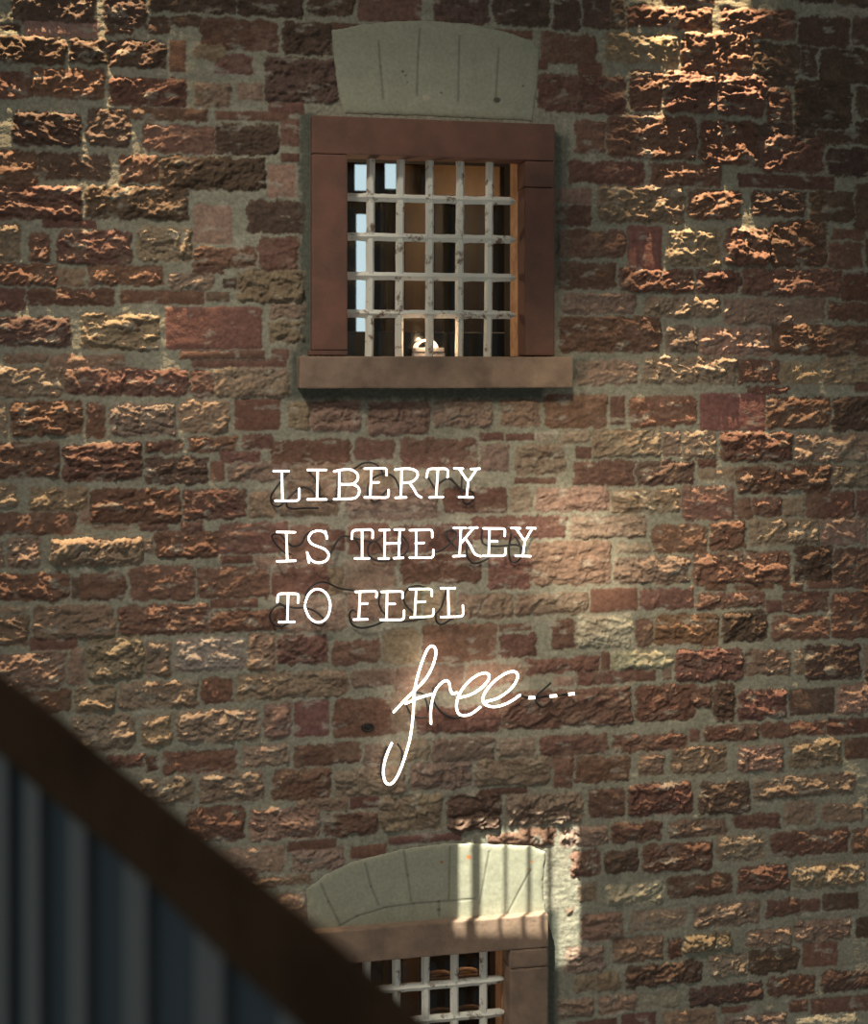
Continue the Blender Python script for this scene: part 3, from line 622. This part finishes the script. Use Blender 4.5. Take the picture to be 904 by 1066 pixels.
# cables: (start y depth .. ) dangling between the tubes and the wall
CB = [
 (A('228,118 205,148 160,205 128,255 128,300 165,322 205,295 245,255 290,215 335,212 372,238 400,272'), 'black cable looping behind the L and I at the start of LIBERTY'),
 (A('215,300 222,325 260,335 330,330 400,331'), 'thin black cable end lying under the first L of LIBERTY'),
 (A('350,120 385,165 408,205 412,262 445,290 488,285 510,245 515,170 522,118'), 'black cable sagging from the I to the B of LIBERTY'),
 (A('598,108 625,92 660,70 710,66 752,86 778,122'), 'black cable arching over the gap between B and E of LIBERTY'),
 (A('800,228 740,294 700,270 688,225 705,172 750,140 800,130 845,152 868,195 882,238'), 'black cable curling round the E of LIBERTY towards the R'),
 (B('232,138 268,192 290,165 335,142 370,165 400,195 420,208'), 'black cable slung behind the T of LIBERTY'),
 (B('408,130 405,190 415,262 438,275 462,250 462,215 430,200 398,195 350,140'), 'black cable hanging in a drop behind the Y of LIBERTY'),
 (A('240,600 205,590 158,545 132,505 140,484 180,484 210,520 250,553 300,540 335,482 380,463'), 'black cable looped behind the I of the word IS'),
 (A('465,612 500,540 545,495 605,505 680,522 740,522 778,490 805,468'), 'black cable running from the S of IS over to THE'),
 (A('618,512 640,550 655,592'), 'short black cable end behind the T of THE'),
 (A('780,588 745,532 708,532 690,565 700,612 755,640 830,632 875,585 890,520 865,470'), 'black cable coiled round the H of THE'),
 (B('60,415 110,458 128,500 108,535 70,558'), 'short black cable bowed between H and E of THE'),
 (B('255,532 310,510 355,470 378,430 350,413 322,430 340,465 400,528'), 'black cable twisted in a loop before the K of KEY'),
 (B('432,480 435,545 462,582 500,580 545,560'), 'black cable hanging below the K of KEY'),
 (B('515,408 510,455 530,488 600,495 690,488 732,512'), 'black cable crossing behind the E of KEY'),
 (B('665,430 652,510 662,570 690,578 714,550 712,490 690,450'), 'black cable hanging in a teardrop behind the Y of KEY'),
 (A('215,960 205,908 165,898 128,930 120,972 140,1010 185,1022 222,1005'), 'round coil of black cable behind the T of TO'),
 (A('165,884 212,902 262,913 325,913 385,935 430,975 436,1005 415,1018 370,1000'), 'black cable passing from the T behind the O of TO'),
 (A('320,872 340,812 390,770 450,766 520,798 612,812'), 'black cable arching from the O of TO over to FEEL'),
 (A('622,938 602,925 583,955 600,1010 655,1030 730,1015 800,985 850,988'), 'black cable swinging below the F of FEEL'),
 (A('765,822 755,880 770,925 800,958'), 'short black cable bowed before the second letter of FEEL'),
 (B('60,885 110,888 170,880 230,868'), 'black cable under the two Es of FEEL'),
 (B('150,842 112,800 104,758 128,715 175,703 218,712'), 'black cable bowed round the left of the third letter of FEEL'),
 (B('328,720 300,812 272,850 275,888 300,905 345,880 385,852'), 'black cable hanging in a loop behind the last L of FEEL'),
 (Fp('190,300 212,340 240,352 270,350'), 'black cable end under the crossbar of the f in free'),
 (Fp('225,258 250,260 268,290 275,330 290,270 315,222 340,212'), 'thin black cable between the f and r of free'),
 (Fp('292,240 296,290 325,330 370,350 410,346'), 'black cable bowed between the r and first e of free'),
 (Fp('160,450 176,480 172,530 150,588 118,600 98,565 102,510 118,462'), 'black cable following the bottom loop of the f of free'),
 (Fp('735,222 712,242 688,262 680,288 698,310 722,306 738,284'), 'black cable looped beside the blacked-out tail of free'),
]
for k, (pts, lab) in enumerate(CB):
    ys = [-.031 - .009 * math.sin(1.3 * i + k) for i in range(len(pts))]
    bm = bmesh.new(); tube(bm, catmull([P(a, b, y) for (a, b), y in zip(pts, ys)], 6), .0045, 6)
    tag(bm_obj('neon_cable', bm, M['cable'], None, True), lab, 'cable', 'black cables behind the neon lettering')
# dark rusty sleeve near the bend of each thicker cable where it enters the glass
c = P(383, 757, -.004)
an = empty('iron_anchor', c, 'dark round iron wall anchor left of the neon word free', 'anchor')
bm = bmesh.new(); tube(bm, [c + Vector((.023 * math.cos(t), -.006, .015 * math.sin(t))) for t in [2 * math.pi * q / 20 for q in range(21)]], .006, 8, False); bm_obj('ring', bm, M['hole'], an, True)
bm = bmesh.new(); tube(bm, [c + Vector((0, .004, 0)), c + Vector((0, -.009, 0))], .019, 14, False); bm_obj('bolt', bm, M['hole'], an, True)

# ------------------------------------------------------------------ stair balustrade in the foreground
def interp(x, tab):
    for (a, fa), (b, fb) in zip(tab[:-1], tab[1:]):
        if x <= b: return fa + (fb - fa) * (x - a) / (b - a)
    return tab[-1][1]
DEP = [(-200, 1.88), (0, 1.70), (219, 1.42), (330, 1.30), (480, 1.18), (640, 1.10)]
UP = [(-200, 575), (-100, 640), (0, 706), (53, 743), (88, 775), (141, 817), (176, 845), (226, 886), (330, 968), (440, 1064), (560, 1175), (640, 1250)]
LO = [(-200, 660), (-100, 715), (0, 780), (46, 820), (106, 870), (159, 916), (226, 983), (330, 1078), (440, 1190), (560, 1310), (640, 1395)]
br = empty('stair_balustrade', Q(200, 1500, 1.3), 'blurred dark timber handrail sloping over blue-grey balustrade panelling with pale ribs, lower left foreground', 'stair balustrade')
bm = bmesh.new(); rings = []
for u in range(-200, 641, 20):
    d = interp(u, DEP); t, l = Q(u, interp(u, UP), d), Q(u, interp(u, LO), d)
    nrm = Vector((sp, cp, 0)); h = t - l; hw = .028
    prof = []
    for k in range(16):
        a = 2 * math.pi * k / 16; cs, sn = math.cos(a), math.sin(a)
        ex = math.copysign(abs(cs) ** .5, cs); ey = math.copysign(abs(sn) ** .5, sn)
        prof.append(bm.verts.new((t + l) / 2 + h * .5 * ey + nrm * hw * ex))
    rings.append(prof)
for r0, r1_ in zip(rings[:-1], rings[1:]):
    for k in range(16): bm.faces.new((r0[k], r1_[k], r1_[(k + 1) % 16], r0[(k + 1) % 16]))
bm.faces.new(rings[0]); bm.faces.new(rings[-1][::-1]); bm_obj('handrail', bm, M['rail'], br, True)
bm = bmesh.new(); pf = []
nrm = Vector((sp, cp, 0))
us = list(range(-200, 641, 20))
for u in us:
    d = interp(u, DEP) + .012; m_ = Q(u, (interp(u, UP) + interp(u, LO)) / 2, d); b_ = Vector((m_.x, m_.y, m_.z - .75))
    pf.append([bm.verts.new(m_), bm.verts.new(b_), bm.verts.new(b_ + nrm * .012), bm.verts.new(m_ + nrm * .012)])
for a, b in zip(pf[:-1], pf[1:]):
    for k in range(4): bm.faces.new((a[k], a[(k + 1) % 4], b[(k + 1) % 4], b[k]))
bm.faces.new(pf[0][::-1]); bm.faces.new(pf[-1]); bm_obj('infill_panel', bm, M['panel'], br)
for u, wpx in ((-176, 9), (-148, 9), (-118, 9), (-88, 10), (-58, 10), (-28, 10), (2, 10), (35, 10.5), (82, 12), (142, 15), (219, 18), (310, 21), (415, 24), (535, 27)):
    ends = [Q(x, interp(x, LO) - 12, interp(x, DEP)) for x in (u - wpx, u - wpx * .8, u + wpx * .8, u + wpx)]
    bm = bmesh.new(); r0 = []; r1_ = []
    for q, off in zip(ends, (-.010, .008, .008, -.010)):
        q = q - nrm * off; r0.append(bm.verts.new(q)); r1_.append(bm.verts.new((q.x, q.y, q.z - .70)))
    for k in range(4): bm.faces.new((r0[k], r0[(k + 1) % 4], r1_[(k + 1) % 4], r1_[k]))
    bm.faces.new(r0[::-1]); bm.faces.new(r1_); bm_obj('rib', bm, M['rib'], br)

# ------------------------------------------------------------------ unseen slotted board added to cut the low daylight into stripes
patch = P(540, 955, 0)
dirv = Vector((-.85, -1, 2.9)).normalized()
bc = patch + dirv * 4.6; lpos = patch + dirv * 9.0
def board(u, v):
    p = P(u, v, 0); d = p - lpos; return lpos + d * ((bc - lpos).dot(dirv) / d.dot(dirv))
sh = empty('louvred_screen', bc, 'dark board with a barred opening high on the left, outside the photo', 'screen')
def slab(name, a, b, c, d, th=.015):
    bm = bmesh.new(); vs = [[bm.verts.new(board(*q) + dirv * w_) for q in (a, b, c, d)] for w_ in (0, th)]
    bm.faces.new(vs[0][::-1]); bm.faces.new(vs[1])
    for k in range(4): bm.faces.new((vs[0][k], vs[0][(k + 1) % 4], vs[1][(k + 1) % 4], vs[1][k]))
    return bm_obj(name, bm, M['plaster'], sh)
open_ = [(479.5, 492), (502.5, 526), (530, 550), (555, 570.5), (575.5, 604)]
T_, B_ = 866, 1005
slab('board', (380, T_), (700, T_), (700, 640), (380, 640)); slab('board', (380, B_), (700, B_), (700, 1400), (380, 1400))
slab('board', (380, T_), (479.5, T_), (479.5, B_), (380, B_)); slab('board', (604, T_), (700, T_), (700, B_), (604, B_))
for e0, e1 in zip(open_[:-1], open_[1:]): slab('slat', (e0[1], T_), (e1[0], T_), (e1[0], B_), (e0[1], B_))

# ------------------------------------------------------------------ lights
def spot(name, loc, aim, power, col, ang, blend, r):
    l = bpy.data.lights.new(name, 'SPOT'); l.energy = power; l.color = col; l.spot_size = math.radians(ang); l.spot_blend = blend; l.shadow_soft_size = r
    o = bpy.data.objects.new(name, l); COL.objects.link(o); o.location = loc
    o.rotation_euler = (Vector(aim) - Vector(loc)).to_track_quat('-Z', 'Y').to_euler(); return o
def pointl(name, loc, power, col, r):
    l = bpy.data.lights.new(name, 'POINT'); l.energy = power; l.color = col; l.shadow_soft_size = r
    o = bpy.data.objects.new(name, l); COL.objects.link(o); o.location = loc; return o
WARM = (1, .73, .43)
# unseen spots added for the warm grazing light from above
def graze(name, u, v, hgt, off, power, ang, blend, lean=0):
    a = P(u, v, -.02); loc = Vector((a.x + lean, -off, ZC + hgt)); return spot(name, loc, a, power, WARM, ang, blend, .012)
graze('wall_washer_left', 70, 330, 4.6, .33, 3100, 17, .7, -.25)
graze('wall_washer_right', 742, 150, 3.7, .29, 2300, 17, .8, -.25)
graze('wall_washer_middle', 760, 470, 4.6, .36, 850, 18, .8, -.4)
graze('wall_washer_lower', 150, 740, 4.6, .36, 600, 14, .8, -.2)
# soft key from the upper left, in front
spot('key', (-3.0, -4.0, 7.4), P(540, 720), 950, (1, .90, .76), 40, .9, .45)
spot('soft_pool', (-.6, -3.6, 5.4), P(640, 560), 480, (1, .86, .62), 22, 1.0, .2)
spot('small_pool', (-.8, -3.2, 4.6), P(605, 572), 1000, (1, .86, .64), 8, 1.0, .1)
# daylight through the added slotted board
spot('low_daylight', lpos, P(545, 955), 19000, (1, .97, .80), 6.5, .15, .010)
# rooms
pointl('upper_room_lamp', P(470, 230, 1.9) + Vector((.35, 0, .1)), 13, (1, .66, .36), .12)
pointl('uplight_bulb', (cx - .012, yl - .045, zsill + .075), .7, (1, .66, .38), .012)
pointl('ledge_lamp', (r1[0] + .12, .50, 3.45), 6, (1, .70, .42), .04)  # unseen light added to brighten the casing
pointl('lower_ledge_lamp', (r2[0] + .12, .50, .45), 3, (1, .62, .36), .04)  # unseen light added for the lower reveal
pointl('lower_room_lamp', P(470, 1000, 1.6) + Vector((.2, 0, .2)), 6, (1, .60, .32), .12)

wd = bpy.data.worlds.new('dim_hall'); sc.world = wd; wd.use_nodes = True
bg = wd.node_tree.nodes['Background']; bg.inputs[0].default_value = (.93, .97, .92, 1); bg.inputs[1].default_value = .20

# ------------------------------------------------------------------ camera
cd = bpy.data.cameras.new('camera'); cam = bpy.data.objects.new('camera', cd); COL.objects.link(cam)
cam.location = (CX, -D, ZC); cam.rotation_euler = Vector((sp, cp, 0)).to_track_quat('-Z', 'Y').to_euler()
cd.sensor_fit = 'VERTICAL'; cd.sensor_height = 36; cd.lens = F / H * 36
cd.shift_y = -(H / 2 - HZ) / H; cd.clip_start = .05
cd.dof.use_dof = True; cd.dof.focus_distance = D / cp; cd.dof.aperture_fstop = 2.2
sc.camera = cam
sc.view_settings.view_transform = 'Standard'; sc.view_settings.look = 'None'; sc.view_settings.exposure = 0; sc.view_settings.gamma = 1
sc.view_settings.use_curve_mapping = False
